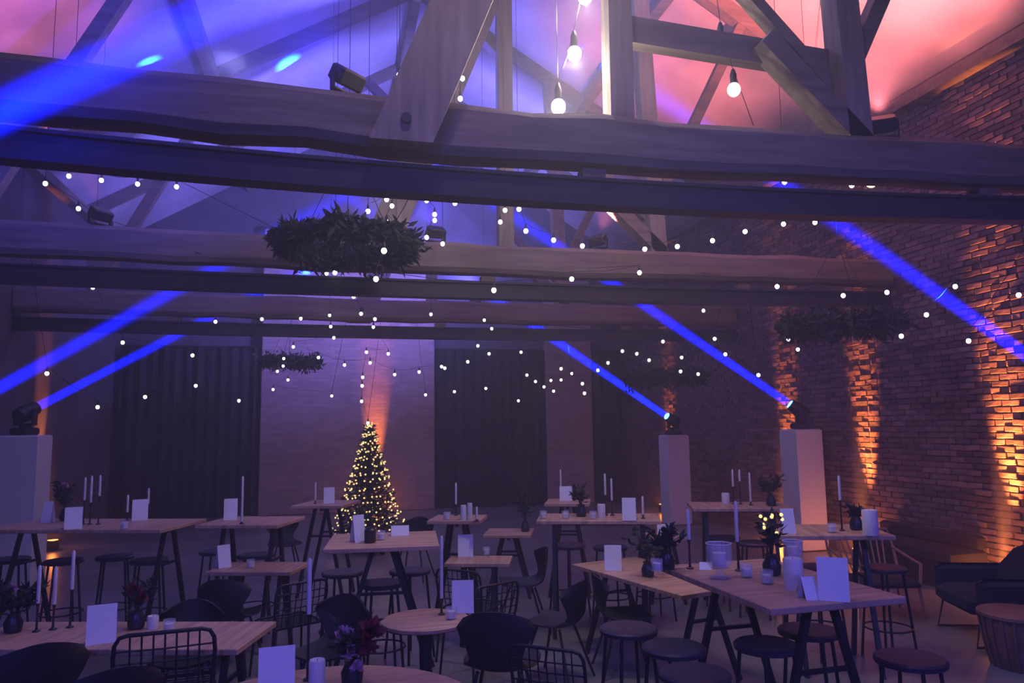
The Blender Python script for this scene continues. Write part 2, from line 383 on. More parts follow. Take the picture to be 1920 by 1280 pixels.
# ================================================================== LIGHTING FIXTURES
def plinth(p, h, wd, label):
    t = thing('plinth', (p.x, p.y, 0), 0, label, 'plinth', 'white lighting plinths')
    part('cover', None, lambda b: b.chbox((-wd/2, -wd/2, .012), (wd/2, wd/2, h - .012), .008), 'white', t, smooth=False)
    part('base_plate', None, lambda b: b.box((-wd/2 - .02, -wd/2 - .02, 0), (wd/2 + .02, wd/2 + .02, .0119)), 'black', t, smooth=False)
    part('top_plate', None, lambda b: b.box((-wd/2 + .02, -wd/2 + .02, h - .0119), (wd/2 - .02, wd/2 - .02, h)), 'white', t, smooth=False)
def moving_head(base, aim, label, power, size):
    d = (Vector(aim) - (base + Vector((0, 0, .3)))).normalized(); rz = math.atan2(d.y, d.x); el = math.asin(d.z)
    t = thing('moving_head_light', base, rz, label, 'stage light', 'moving head lights on the plinths')
    part('base', 'mh_base', lambda b: b.chbox((-.13, -.13, 0), (.13, .13, .1), .02), 'black', t, smooth=False)
    y = part('yoke', 'mh_yoke', lambda b: b.lathe([(.07, .1), (.07, .13)], 16) and b.box((-.035, -.16, .13), (.035, .16, .155)), 'black', t, smooth=False)
    for s in (-1, 1):
        part('yoke_arm', None, lambda b: b.chbox((-.04, s*.145 - .016, .155), (.04, s*.145 + .016, .36), .008), 'black', y, smooth=False)
    h = part('head', 'mh_head', lambda b: b.lathe([(.06, -.15), (.1, -.13), (.115, -.02), (.1, .1), (.09, .17), (.075, .171)], 20), 'black', t, (0, 0, .3), (0, math.pi/2 - el, 0))
    part('lens', 'mh_lens', lambda b: b.lathe([(.072, .171), (.06, .185), (.02, .192)], 20), 'bluelens', h)
    src = base + Vector((0, 0, .3)) + d * .22
    add_light('AREA', 'moving_head_beam', src, aim, power, BLUE, shape='DISK', size=.13, spread=R(size))
def roof_hit(px, py, side):
    d = ray(px, py)                                    # plane of the left / right roof lining
    k = (ZC - ZW) / (XR - XC) * (-1 if side > 0 else 1); k = (ZC - ZW) / (XC - XL) if side < 0 else k
    x0 = XL if side < 0 else XR
    s = (ZW + k * (EYE.x - x0) - EYE.z) / (d.z - k * d.x); return EYE + d * s
pP3 = at_d(1503, 850, 12.0); pP2 = at_d(1264, 850, 15.2); pL1 = at_d(44, 850, 10.0)
HEADS = (
    (Vector((pP3.x, pP3.y, 0)), 1.90, .47, 'white plinth in front of the brick wall, its right face glowing salmon', roof_hit(540, 118, -1), 'lit moving head aiming a blue beam from the plinth nearest the orange wall lights', 2.7),
    (Vector((pP2.x, pP2.y, 0)), 1.79, .46, 'far white plinth right of the black drape, with a lit blue lamp on it', roof_hit(275, 118, -1), 'lit moving head on the far plinth right of the black drape', 2.1),
    (Vector((pL1.x, pL1.y, 0)), 1.98, .52, 'tall white plinth at the left edge of the picture', at_y(402, 591, 15.2), 'moving head on the tall white plinth at the left edge', 2.2),
    (Vector((7.2, 5.6, 0)), 1.75, .47, 'white plinth beside the right wall just outside the picture', roof_hit(1126, 106, 1), 'moving head sending the blue beam at the right edge', 3.2),
    (Vector((-4.1, 8.2, 0)), 1.55, .47, 'white plinth beside the left wall outside the picture', at_y(690, 343, 18.8), 'moving head sending the upper blue beam at the left edge', 2.8),
    (Vector((-4.1, 4.2, 0)), 1.80, .47, 'white plinth beside the left wall close to the photographer', at_y(250, 97, 4.75), 'moving head sending the broad blue beam in the upper left corner', 3.6),
)
for (p, h, wd, lb, aim, lb2, size) in HEADS:
    plinth(p, h, wd, lb)
    moving_head(p + Vector((0, 0, h)), aim, lb2, BEAM * (4.5 if size > 3.3 else 1.15), size)

def uplight(x, y, nx, ny, label, power, size=19):
    t = thing('uplight', (x, y, 0), 0, label, 'uplight', 'orange uplights along the walls')
    part('housing', 'up_house', lambda b: b.lathe([(.09, 0), (.1, .02), (.1, .16), (.085, .17)], 16), 'black', t)
    part('lens', 'up_lens', lambda b: b.lathe([(.083, .17), (.03, .175)], 16), 'orangelens', t)
    add_light('POINT', 'uplight_spill', (x, y, .24), (x, y, 1), power * .02, ORANGE, shadow_soft_size=0.05)
    add_light('SPOT', 'uplight_beam', (x, y, .2), (x + nx * .75, y + ny * .75, 5.0), power * UPK, ORANGE, spot_size=R(size), spot_blend=1.0, shadow_soft_size=0.04)
UP = ((1885, 'nearest orange uplight on the floor against the brick wall', 1500), (1620, 'orange uplight on the floor behind the wooden lounge chair', 1100),
      (1475, 'orange uplight at the wall behind the salmon lit plinth', 700), (1255, 'orange uplight at the wall behind the far plinth', 500))
for px, lb, pw in UP:
    a_ = YAW + math.atan((px - 960) / F); y = XR / math.tan(a_)
    uplight(XR - .3, y, 1, 0, lb, pw)
pe = at_y(705, 800, YE - .7); uplight(pe.x, YE - .72, 0, 1, 'orange uplight at the brick pier behind the fir tree', 380)
uplight(XL + .3, 14.6, -1, 0, 'orange uplight at the left wall behind the tall plinth', 350)

def floodlight(p, aim, label, power, color, size=120, lens='pinklens'):
    rz = math.atan2(aim[1] - p[1], aim[0] - p[0])
    t = thing('floodlight', p, rz, label, 'floodlight', 'floodlights on the timber beams')
    part('bracket', 'fl_br', lambda b: b.box((-.03, -.12, 0), (.03, .12, .012)) and b.box((-.02, -.13, .0), (.02, -.118, .13)) and b.box((-.02, .118, 0), (.02, .13, .13)), 'black', t, smooth=False)
    h = part('housing', 'fl_h', lambda b: b.chbox((-.09, -.112, -.06), (.06, .112, .06), .015), 'black', t, (0, 0, .13), (0, R(-35), 0), smooth=False)
    part('lens', 'fl_l', lambda b: b.box((.0601, -.09, -.045), (.066, .09, .045)), lens, h, smooth=False)
    d = (Vector(aim) - Vector(p)).normalized()
    if power: add_light('SPOT', 'floodlight_beam', Vector(p) + Vector((0, 0, .16)) + d * .16, aim, power * FLK, color, spot_size=R(size), spot_blend=0.8, shadow_soft_size=0.06)
ZT = 4.30
floodlight((4.45, 5.1, ZT + .06), (6.2, 7.5, 8.7), 'black floodlight on the nearest tie beam right of the timber struts', 1000, SALMON, 70)
floodlight((.05, 5.1, ZT + .03), (-3.5, 9.0, 8.5), 'black floodlight on the nearest tie beam left of the big strut', 420, (0.02, 0.025, 1.0), 110, 'bluelens')
floodlight((3.35, 9.0, ZT), (5.6, 11.0, 8.8), 'black floodlight on the middle tie beam right of the king post', 300, SALMON, 62)
floodlight((-2.6, 9.0, ZT + .025), (-4.0, 10.2, 8.0), 'black floodlight on the middle tie beam near the left wall', 100, SALMON, 50)
floodlight((1.2, 9.0, ZT), (0.6, 11.5, 8.0), 'black floodlight on the middle tie beam beside the king post', 330, (0.07, 0.06, 1.0), 130, 'bluelens')  # extra lamp, added to tint the roof past the middle truss violet
floodlight((2.5, YT[2], ZT), (0.8, 16.2, 7.8), 'black floodlight on the farthest tie beam', 900, (0.16, 0.14, 1.0), 150, 'bluelens')  # added to brighten the far roof and haze with violet

# ================================================================== FURNITURE
H_HI, H_LO = 1.10, 0.75
SEATS, POSTS = [], []                                   # seats waiting for their place, feet of the tables
def bar_stool(p, rz, label, group='black bar stools'):
    t = thing('bar_stool', (p.x, p.y, 0), rz, label, 'stool', group)
    part('seat', 'st_seat', lambda b: b.lathe([(.15, .715), (.178, .722), (.182, .745), (.17, .755), (.05, .748)], 24), 'seat', t)
    for k in range(4):
        a = math.pi/4 + k * math.pi/2; c, s = math.cos(a), math.sin(a)
        part('leg', 'st_leg%d' % k, lambda b: b.tube([(c*.145, s*.145, .716), (c*.215, s*.215, 0)], .011), 'black', t)
    part('footrest', 'st_ring', lambda b: b.ring(.1905, .008, .25), 'black', t)
def shell_chair(p, rz, label, group='black shell chairs'):
    t = thing('shell_chair', (p.x, p.y, 0), rz, label, 'chair', group)
    def shell(b):                                       # local -Y is the back of the chair
        g = []; prof = [(.21,.44),(.12,.425),(0,.42),(-.1,.425),(-.17,.45),(-.205,.5),(-.225,.57),(-.24,.65),(-.25,.73),(-.255,.79)]
        hw = [.19,.22,.225,.2,.165,.15,.165,.2,.225,.19]
        for (y, z), w_ in zip(prof, hw):
            row = []
            for j in range(11):
                u = j / 5 - 1; back = max(0, (z - .45) / .34)
                row.append((w_ * u, y + .10 * back * u * u, z + .035 * u * u * (1 - back) - .065 * back * u * u))
            g.append(row)
        b.sheet(g, .014)
    part('shell', 'sc_shell', shell, 'shell', t)
    for k, (x, y) in enumerate(((-.2, .2), (.2, .2), (-.2, -.2), (.2, -.2))):
        part('leg', 'sc_leg%d' % k, lambda b: b.tube([(x*.6, y*.5, .42), (x*1.1, y*1.15, 0)], .011), 'black', t)
def wire_chair(p, rz, label, group='black wire chairs'):
    t = thing('wire_chair', (p.x, p.y, 0), rz, label, 'chair', group)
    def hoop(b):
        pts = [(-.2,-.17,.44),(-.215,-.2,.56),(-.22,-.22,.68),(-.215,-.23,.74),(-.195,-.237,.775),(-.16,-.24,.785),(.16,-.24,.785),(.195,-.237,.775),(.215,-.23,.74),(.22,-.22,.68),(.215,-.2,.56),(.2,-.17,.44)]
        b.tube(pts, .010)
    part('back_frame', 'wc_hoop', hoop, 'black', t)
    for k in range(4):
        z = .53 + .06 * k; y = -.17 - .2 * (z - .44)
        part('back_wire', 'wc_hw%d' % k, lambda b: b.tube([(-.21, y, z), (0, y - .012, z), (.21, y, z)], .0045, 6), 'black', t)
    for k in range(7):
        x = -.15 + .05 * k
        part('back_wire', 'wc_vw%d' % k, lambda b: b.tube([(x, -.18, .45), (x, -.225, .66), (x, -.24, .78)], .0045, 6), 'black', t)
    part('seat_frame', 'wc_sf', lambda b: b.tube([(-.2,-.18,.44),(.2,-.18,.44),(.21,.18,.45),(.18,.21,.45),(-.18,.21,.45),(-.21,.18,.45)], .010, 8, True), 'black', t)
    for k in range(9):
        y = -.15 + .04 * k
        part('seat_wire', 'wc_sw%d' % k, lambda b: b.tube([(-.2, y, .443), (.2, y, .443)], .004, 6), 'black', t)
    for k, (x, y) in enumerate(((-.2, .19), (.2, .19), (-.2, -.18), (.2, -.18))):
        part('leg', 'wc_leg%d' % k, lambda b: b.tube([(x, y, .44), (x*1.12, y*1.25, 0)], .010), 'black', t)
def trestle_table(p, rz, L, W, h, label, cat='table', group='trestle tables'):    # L along local Y
    if W > L * 1.15: L, W, rz = W, L, rz + math.pi/2
    t = thing('trestle_table', (p.x, p.y, 0), rz, label, cat, group)
    part('tabletop', None, lambda b: b.chbox((-W/2, -L/2, h - .035), (W/2, L/2, h), .004), 'table', t, smooth=False)
    for s in (-1, 1):
        yy = s * (L/2 - .16)
        for sx in (-1, 1):
            part('leg', None, lambda b: b.bar((sx * .07, yy, h - .036), (sx * (W/2 - .03), yy, 0), .035, .035, (0, 1, 0)), 'black', t, smooth=False)
        zc = h * .66
        xx = .07 + (W/2 - .1) * (1 - zc / h)
        part('crossbar', None, lambda b: b.bar((-xx, yy, zc), (xx, yy, zc), .022, .022), 'black', t, smooth=False)
    c_, s_ = math.cos(rz), math.sin(rz)
    for s in (-1, 1):
        for sx in (-1, 1):
            for xx_ in (sx * (W/2 - .03), sx * (W/4 + .02)): yy_ = s * (L/2 - .16); POSTS.append((p.x + c_ * xx_ - s_ * yy_, p.y + s_ * xx_ + c_ * yy_, .05))
    part('stretcher', None, lambda b: b.bar((0, -L/2 + .16, h - .06), (0, L/2 - .16, h - .06), .03, .04), 'black', t, smooth=False)
def round_table(p, r, h, label):
    t = thing('round_table', (p.x, p.y, 0), 0, label, 'table', 'round low tables')
    part('tabletop', None, lambda b: b.lathe([(r - .012, h - .03), (r, h - .022), (r, h - .004), (r - .006, h), (.05, h)], 56), 'table', t)
    part('pedestal', None, lambda b: b.lathe([(.16, h - .045), (.05, h - .07), (.04, h - .2), (.04, .06)], 16), 'black', t)
    part('base', None, lambda b: b.lathe([(r * .55, 0), (r * .55, .012), (.06, .035), (.04, .07)], 28), 'black', t)
def ang(p, q): return math.atan2(q.y - p.y, q.x - p.x)

# --- the big trestle table in the right foreground
FL, FR = at_z(1445, 1141, H_HI), at_z(1728, 1128, H_HI)
camx = -YAW                                             # room angle of the picture's horizontal
ra = camx + R(15)                                       # direction of its front edge
ex = Vector((math.cos(ra), math.sin(ra), 0)); ey = Vector((-ex.y, ex.x, 0))
c0 = FL + ex * .40 + ey * .60
trestle_table(c0, ra, 1.2, .80, H_HI, 'big high wooden trestle table in the right foreground')
T_BIG = (c0, ra)
# --- lower long table behind and left of it
A, B = at_z(1278, 1116, H_LO), at_z(1072, 1057, H_LO)
rl = ang(A, B) - math.pi/2
lx = Vector((math.cos(rl), math.sin(rl), 0)); ly = Vector((-lx.y, lx.x, 0))
cl = (A + B) / 2 + lx * .36
trestle_table(cl, rl, (A - B).length, .72, H_LO, 'lower wooden trestle table half hidden behind the big trestle table')
# --- square high table before the fir tree
A, B = at_z(605, 1030, H_HI), at_z(818, 1024, H_HI)
rc = ang(A, B) + R(3); cx_ = Vector((math.cos(rc), math.sin(rc), 0)); cyv = Vector((-cx_.y, cx_.x, 0))
CT = A + cx_ * .44 + cyv * .42
trestle_table(CT, rc, .84, .88, H_HI, 'square high wooden table in the middle in front of the fir tree')
# --- high and low tables across the room: (px, py of the middle of the front edge, height, width in px, depth, label)
def table_px(x0, x1, y, h, dep, label, rz=None):
    A, B = at_z(x0, y, h), at_z(x1, y, h); r = ang(A, B) if rz is None else rz
    W = (B - A).length; n = Vector((-math.sin(ang(A, B)), math.cos(ang(A, B)), 0))
    c = (A + B) / 2 + n * dep / 2
    trestle_table(c, ang(A, B), dep, W, h, label); return c
tL1 = table_px(-40, 300, 993, H_HI, .85, 'high table with candles and cards in front of the tall plinth on the left')
tL2 = table_px(365, 520, 984, H_HI, .7, 'high table with one tall candle before the wide black drape')
tL3 = table_px(385, 545, 1072, H_LO, .5, 'dim low table left of the square high table')
tF1 = table_px(545, 640, 948, H_HI, .7, 'far high table with a card just left of the fir tree')
tR1 = table_px(800, 900, 976, H_HI, .5, 'far high table with little candles just right of the fir tree')
tR2 = table_px(832, 955, 1056, H_LO, .42, 'low table with a card right of the square high table')
tR3 = table_px(1005, 1240, 976, H_HI, .6, 'high table with cards and candles in front of the far plinth')
tR4 = table_px(1300, 1490, 953, H_HI, .7, 'far high table between the two white plinths')
tR5 = table_px(1462, 1680, 1004, H_HI, .7, 'high table against the orange wall light with a white vase')
tR6 = table_px(905, 995, 1003, H_LO, .6, 'small dim low table in the middle of the hall')
tR7 = table_px(1020, 1105, 944, H_HI, .6, 'farthest high table with a card beyond the far plinth table')
tR8 = table_px(1215, 1290, 1008, H_LO, .45, 'small low table before the far plinth')
tLL = table_px(-110, 445, 1217, H_LO, .62, 'low wooden table in the left foreground behind the black chairs')
# --- round tables
RT1 = at_z(670, 1246, H_LO) + Vector((math.sin(YAW), math.cos(YAW), 0)) * -.72
round_table(RT1, .72, H_LO, 'large round pale wooden table at the bottom edge')
RT2 = at_z(798, 1160, H_LO)
round_table(RT2, .29, H_LO, 'small round wooden table beside the black shell chair')

# --- stools
def st(px, py, label, rz=.3): SEATS.append([at_z(px, py, .75), .225 if 'alone' not in label else .1, bar_stool, rz, label, 1])
st(1678, 1234, 'bar stool at the right end of the big trestle table, alone on open floor', .45)
st(1300, 1258, 'bar stool nearest the photographer on the left of the big trestle table', .2)
st(1258, 1212, 'second bar stool along the left of the big trestle table', .5)
st(1172, 1181, 'third bar stool along the left of the big trestle table', .1)
st(1492, 1172, 'bar stool with a blue sheen under the front of the big trestle table', .7)
st(1440, 1205, 'bar stool tucked under the front left of the big trestle table', .2)
for px, py, lb in ((640, 1072, 'bar stool at the front left of the square high table'), (716, 1092, 'bar stool at the middle front of the square high table'), (795, 1074, 'bar stool at the front right of the square high table')): st(px, py, lb, random.random())
for i, px in enumerate((60, 130, 205, 280)): st(px, 1043 + (i % 2) * 6, ('first', 'second', 'third', 'fourth')[i] + ' bar stool along the front of the left plinth table', random.random())
for i, px in enumerate((385, 470)): st(px, 1035, ('left', 'right')[i] + ' bar stool before the high table with one tall candle', random.random())
for i, px in enumerate((1075, 1135, 1205)): st(px, 1024, ('left', 'middle', 'right')[i] + ' bar stool before the high table by the far plinth', random.random())
for i, px in enumerate((1330, 1430)): st(px, 1012, ('left', 'right')[i] + ' bar stool before the far table between the white plinths', random.random())
for i, px in enumerate((1540, 1625)): st(px, 1062, ('left', 'right')[i] + ' bar stool before the table with the white vase', random.random())
# --- shell chairs: seen from behind; px, py of the top of the back
def shell_px(px, py, label, turn=0, k=1.0):
    p = at_z(px, py, .79 * k); rz = face_cam(p) + turn
    SEATS.append([p + Vector((-math.sin(rz), math.cos(rz), 0)) * .25 * k, .30 * k, shell_chair, rz, label, k])
shell_px(882, 1149, 'black shell chair in the middle foreground seen from behind', R(-12), 1.1)
shell_px(78, 1206, 'black shell chair in the bottom left corner', R(10), 1.12)
shell_px(256, 1238, 'black shell chair in front of the low table at bottom left', R(14), 1.1)
shell_px(365, 1122, 'black shell chair behind the low table in the left foreground', R(170))
shell_px(652, 1112, 'black shell chair behind the flowers on the large round table', R(150))
shell_px(788, 968, 'black shell chair far behind the right corner of the square table', R(160))
shell_px(528, 968, 'black shell chair far left of the fir tree', R(190))
shell_px(985, 1036, 'black shell chair beside the small dim low table', R(100))
shell_px(1090, 1075, 'black shell chair at the left end of the lower trestle table', R(-80))
shell_px(1000, 1076, 'black shell chair on the open floor left of the lower trestle table', R(60))
shell_px(440, 1085, 'black shell chair at the dim low table', R(-20))
def wire_px(px, py, label, turn=0, k=1.0):
    p = at_z(px, py, .785 * k); rz = face_cam(p) + turn
    SEATS.append([p + Vector((-math.sin(rz), math.cos(rz), 0)) * .24 * k, .31 if k == 1 else .2, wire_chair, rz, label, k])
wire_px(328, 1193, 'black wire chair with a rounded frame before the left foreground table', R(-4), 1.16)
wire_px(1020, 1207, 'black wire mesh chair at the bottom centre', R(-22))
wire_px(545, 1088, 'black wire chair between the dim low table and the square table', R(25))
wire_px(890, 1068, 'black wire chair behind the black shell chair', R(-30))
wire_px(975, 1082, 'black wire chair on the open floor in the middle', R(40))

POSTS.append((RT2.x, RT2.y, .17)); POSTS.append((RT1.x, RT1.y, .4))
for it in range(60):                                    # seats make room for each other and for the table feet
    for i, a in enumerate(SEATS):
        for b in SEATS[i + 1:]:
            d = Vector((b[0].x - a[0].x, b[0].y - a[0].y, 0)); g = a[1] + b[1] - d.length
            if g > 0: d = d.normalized() * g * .5; a[0] = a[0] - d; b[0] = b[0] + d
        for (x, y, r) in POSTS:
            d = Vector((a[0].x - x, a[0].y - y, 0)); g = a[1] + r - d.length
            if g > 0: a[0] = a[0] + d.normalized() * g * .6
for p, r, fn, rz, lb, k in SEATS:
    if k != 1: n0 = set(bpy.data.objects)
    fn(p, rz, lb)
    if k != 1:
        for o in bpy.data.objects:
            if o not in n0 and o.parent is None: o.scale = (k, k, k)
# --- lounge corner on the right
pl_ = at_z(1685, 1105, .35)
def lounge(p, rz, label):
    t = thing('lounge_chair', (p.x, p.y, 0), rz, label, 'chair')
    part('back_frame', None, lambda b: b.tube([(-.33,-.1,.34),(-.36,-.26,.62),(-.35,-.36,.8),(.35,-.36,.8),(.36,-.26,.62),(.33,-.1,.34)], .016), 'cane', t)
    for k in range(9):
        x = -.28 + .07 * k
        part('back_rod', None, lambda b: b.tube([(x * .7, -.1, .34), (x, -.35, .79)], .009, 6), 'cane', t)
    part('seat', None, lambda b: b.chbox((-.32, -.12, .31), (.32, .42, .37), .02), 'fabric', t)
    part('arm', None, lambda b: b.tube([(-.35,-.26,.62),(-.36,.1,.56),(-.34,.36,.54),(-.3,.4,.3)], .015), 'cane', t)
    part('arm', None, lambda b: b.tube([(.35,-.26,.62),(.36,.1,.56),(.34,.36,.54),(.3,.4,.3)], .015), 'cane', t)
    for x in (-.3, .3):
        for y in (-.1, .38): part('leg', None, lambda b: b.tube([(x, y, .31), (x * 1.08, y * 1.05, 0)], .014), 'cane', t)
lp = at_z(1690, 1008, .8); lounge(lp + Vector((-.1, .35, 0)), R(165), 'brown rod back lounge chair before the low black bench')
def armchair(p, rz, label):
    t = thing('armchair', (p.x, p.y, 0), rz, label, 'chair')
    part('seat', None, lambda b: b.chbox((-.36, -.1, .27), (.36, .55, .44), .05), 'fabric', t)
    part('backrest', None, lambda b: b.sheet([[(x * (1 - .12 * max(0, k - 3)), -.1 - .05 * k + .1 * (x/.36)**2, .3 + .105 * k - .05 * (abs(x) / .36)**3 * (k / 5)) for x in [-.4 + .1 * j for j in range(9)]] for k in range(6)], .11), 'fabric', t)
    for s in (-1, 1):
        part('arm', None, lambda b: b.chbox((s * .41 - .06, -.15, .3), (s * .41 + .06, .5, .6), .045), 'fabric', t)
        part('sled_leg', None, lambda b: b.tube([(s*.36, -.06, .28), (s*.38, -.16, .012), (s*.38, .52, .012), (s*.36, .46, .28)], .011), 'black', t)
ap = at_z(1815, 1214, 0); armchair(ap + Vector((.66, .12, 0)), R(70), 'black upholstered armchair with sled legs at the right edge')
dp = at_z(1900, 1255, 0)
dt = thing('drum_table', (dp.x + .14, dp.y + .04, 0), 0, 'brown wooden drum side table in the bottom right corner', 'side table')
part('top', None, lambda b: b.lathe([(.29, .40), (.3, .405), (.3, .43), (.29, .435), (.03, .435)], 32), 'drum', dt)
part('body', None, lambda b: b.lathe([(.21, 0), (.235, .1), (.26, .25), (.28, .3999)], 32), 'drum', dt)
for k in range(20):
    a = 2 * math.pi * k / 20
    part('stave', None, lambda b: b.tube([(.217 * math.cos(a), .217 * math.sin(a), .005), (.244 * math.cos(a), .244 * math.sin(a), .1), (.269 * math.cos(a), .269 * math.sin(a), .25), (.286 * math.cos(a), .286 * math.sin(a), .398)], .012, 6), 'drum', dt)
bn = thing('bench', (XR - .38, 8.4, 0), 0, 'low black upholstered bench along the brick wall', 'bench')
part('seat', None, lambda b: b.chbox((-.3, -.85, .3), (.28, .85, .45), .03), 'fabric', bn)
part('base', None, lambda b: b.box((-.26, -.8, 0), (.26, .8, .2999)), 'fabric', bn, smooth=False)
part('backrest', None, lambda b: b.chbox((.16, -.85, .4501), (.28, .85, .62), .03), 'fabric', bn)

# ================================================================== THINGS ON THE TABLES
def card(px, py, h, label, wd=.148, ht=.21, turn=0):
    p = at_z(px, py, h); rz = face_cam(p) + turn
    t = thing('menu_card', (p.x, p.y, h + .001), rz, label, 'card', 'white menu cards')
    k = (wd, ht)
    for s, nm in ((-1, 'front_leaf'), (1, 'back_leaf')):
        part(nm, ('card', k, s), lambda b: b.add([(-wd/2, s*.045, 0), (wd/2, s*.045, 0), (wd/2, s*.001, ht), (-wd/2, s*.001, ht), (-wd/2, s*.0435, 0), (wd/2, s*.0435, 0), (wd/2, s*.0001, ht), (-wd/2, s*.0001, ht)],
             [(0,1,2,3),(7,6,5,4),(0,4,5,1),(1,5,6,2),(2,6,7,3),(3,7,4,0)]), 'paper', t, smooth=False)
def taper(px, ytop, ybot, h, label, hold='dark candlestick', sep=None):
    """candle from ytop to ybot in the picture, standing in a candlestick on a table of height h at pixel row sep"""
    p = at_z(px, sep, h); d = (p - EYE).dot(fwd)
    zt = at_d(px, ytop, d).z; zb = max(at_d(px, ybot, d).z, h + .02)
    c = thing('taper_candle', (p.x, p.y, zb), 0, label, 'candle', 'white taper candles')
    L = zt - zb
    part('wax', None, lambda b: b.lathe([(.0115, 0), (.0115, L * .6), (.0105, L - .01), (.004, L)], 12), 'wax', c)
    part('wick', None, lambda b: b.tube([(0, 0, L), (0, 0, L + .008)], .0012, 5), 'black', c)
    s = thing('candlestick', (p.x, p.y, h), 0, 'candlestick of the ' + label, 'candlestick', 'dark candlesticks')
    H = zb - h
    part('foot', None, lambda b: b.lathe([(.022, 0), (.024, .006), (.010, .014)], 16), 'vase', s)
    part('stem', None, lambda b: b.lathe([(.008, .0141), (.006, H * .5 + .007), (.008, max(.0142, H - .012)), (.016, H - .0005)], 12), 'vase', s)
def pillar(px, py, h, r, ht, label):
    p = at_z(px, py, h); t = thing('pillar_candle', (p.x, p.y, h), 0, label, 'candle', 'white pillar candles')
    part('wax', None, lambda b: b.lathe([(r * .98, 0), (r, .006), (r, ht - .008), (r * .9, ht), (r * .6, ht - .008), (.01, ht - .01)], 24), 'wax', t)
    part('wick', None, lambda b: b.tube([(0, 0, ht - .012), (.001, 0, ht + .004)], .0015, 5), 'black', t)
def tealight(px, py, h, label):
    p = at_z(px, py, h); t = thing('tealight_holder', (p.x, p.y, h), 0, label, 'candle', 'small glass tealights')
    part('glass', 'tl_g', lambda b: b.lathe([(.03, 0), (.036, .005), (.038, .075), (.0355, .075), (.033, .008), (.01, .007)], 18), 'glass', t)
    part('candle', 'tl_c', lambda b: b.lathe([(.026, .0085), (.027, .05), (.02, .052), (.003, .053), (.002, .058)], 16), 'wax', t)
def hurricane(px, py, h, r, ht, label):
    p = at_z(px, py, h); t = thing('hurricane_lantern', (p.x, p.y, h), 0, label, 'lantern', 'glass lanterns')
    part('base', None, lambda b: b.lathe([(r * .8, 0), (r * .85, .01), (r * .3, .02), (r * .3, .05), (r * .7, .06)], 24), 'glass', t)
    part('glass', None, lambda b: b.lathe([(r * .7, .061), (r, .09), (r, ht), (r - .004, ht), (r - .004, .093), (r * .5, .066)], 28), 'glass', t)
    part('rim', None, lambda b: b.ring(r - .002, .004, ht), 'white', t)
    part('candle', None, lambda b: b.lathe([(r * .55, .067), (r * .55, .067 + ht * .4), (.01, .069 + ht * .4)], 20), 'wax', t)
def greens(px, py, h, label, ht=.3, spread=.14, n=90, petals=None, vase_h=.12, berries=False):
    p = at_z(px, py, h); t = thing('plant_vase', (p.x, p.y, h), 0, label, 'plant', 'greenery in dark vases')
    part('vase', None, lambda b: b.lathe([(.035, 0), (.05, .01), (.055, vase_h * .5), (.035, vase_h * .85), (.04, vase_h), (.03, vase_h - .005)], 20), 'vase', t)
    stems = MB(); lv = MB(); fl = MB(); be = MB(); rg = random.Random(px)
    for k in range(12):
        a = rg.uniform(0, 6.28); q = Vector((math.cos(a) * spread * rg.uniform(.3, 1), math.sin(a) * spread * rg.uniform(.3, 1), vase_h + (ht - vase_h) * rg.uniform(.5, 1)))
        stems.tube([(0, 0, vase_h * .5), (q.x * .3, q.y * .3, (vase_h + q.z) / 2), q], .002, 5)
        for i in range(n // 12):
            u = rg.uniform(.35, 1.0); o = Vector((q.x * u, q.y * u, vase_h * .7 + (q.z - vase_h * .7) * u))
            lv.leaf(o, Vector((rg.uniform(-1, 1), rg.uniform(-1, 1), rg.uniform(-.3, 1))), rg.uniform(.05, .09), .028)
        if petals and k < len(petals):
            col_, dx, dz, rr = petals[k]
            fo = Vector((CR.x * dx, CR.y * dx, dz)) - Vector((math.sin(YAW), math.cos(YAW), 0)) * .05
            fb = MB()
            for i in range(26):
                a1 = rg.uniform(0, 6.28); el = rg.uniform(-.3, 1.4); fb.leaf(fo, (math.cos(a1) * math.cos(el), math.sin(a1) * math.cos(el), math.sin(el)), rr, rr * .8)
            link('flower', fb.mesh('flower'), col_, t)
            stems.tube([(0, 0, vase_h * .8), fo], .003, 5)
        if berries: be.ball(q, .011, 8, 5)
    link('stems', stems.mesh('stems'), 'bark', t); tag(link('leaves', lv.mesh('leaves'), 'green', t), kind='stuff')
    if berries: tag(link('berry_lights', be.mesh('berry_lights'), 'led', t), kind='stuff')

# big trestle table
card(1564, 1124, H_HI, 'large white menu card on the right of the big trestle table')
card(1516, 1122, H_HI, 'small white card leaning beside the large menu card', .075, .11, R(30))
pillar(1489, 1104, H_HI, .052, .165, 'thick white pillar candle beside the large menu card')
hurricane(1350, 1084, H_HI, .075, .2, 'glass lantern with a candle on the big trestle table')
card(1324, 1066, H_HI, 'low white card at the back of the big trestle table', .08, .04)
tealight(1438, 1094, H_HI, 'glass tealight between the lantern and the pillar candle')
tealight(1232, 1071, H_HI, 'glass tealight at the far left corner of the big trestle table')
tealight(1400, 1082, H_HI, 'glass tealight just right of the glass lantern')
greens(1448, 1078, H_HI, 'vase of berry branches with warm spots behind the pillar candle', .36, .1, 90, berries=True)
taper(1385, 940, 1016, H_HI, 'tall white candle behind the big trestle table lantern', sep=1070)
taper(1294, 955, 1012, H_HI, 'white candle at the back left of the big trestle table', sep=1066)
greens(1250, 1066, H_HI, 'dark foliage behind the tealight on the big trestle table', .26, .10, 130)
hurricane(1488, 1066, H_HI, .06, .17, 'glass lantern at the back of the big trestle table')
# lower trestle table
card(1150, 1068, H_LO, 'white menu card on the lower trestle table')
greens(1215, 1080, H_LO, 'dark leafy vase on the lower trestle table', .4, .2, 120)
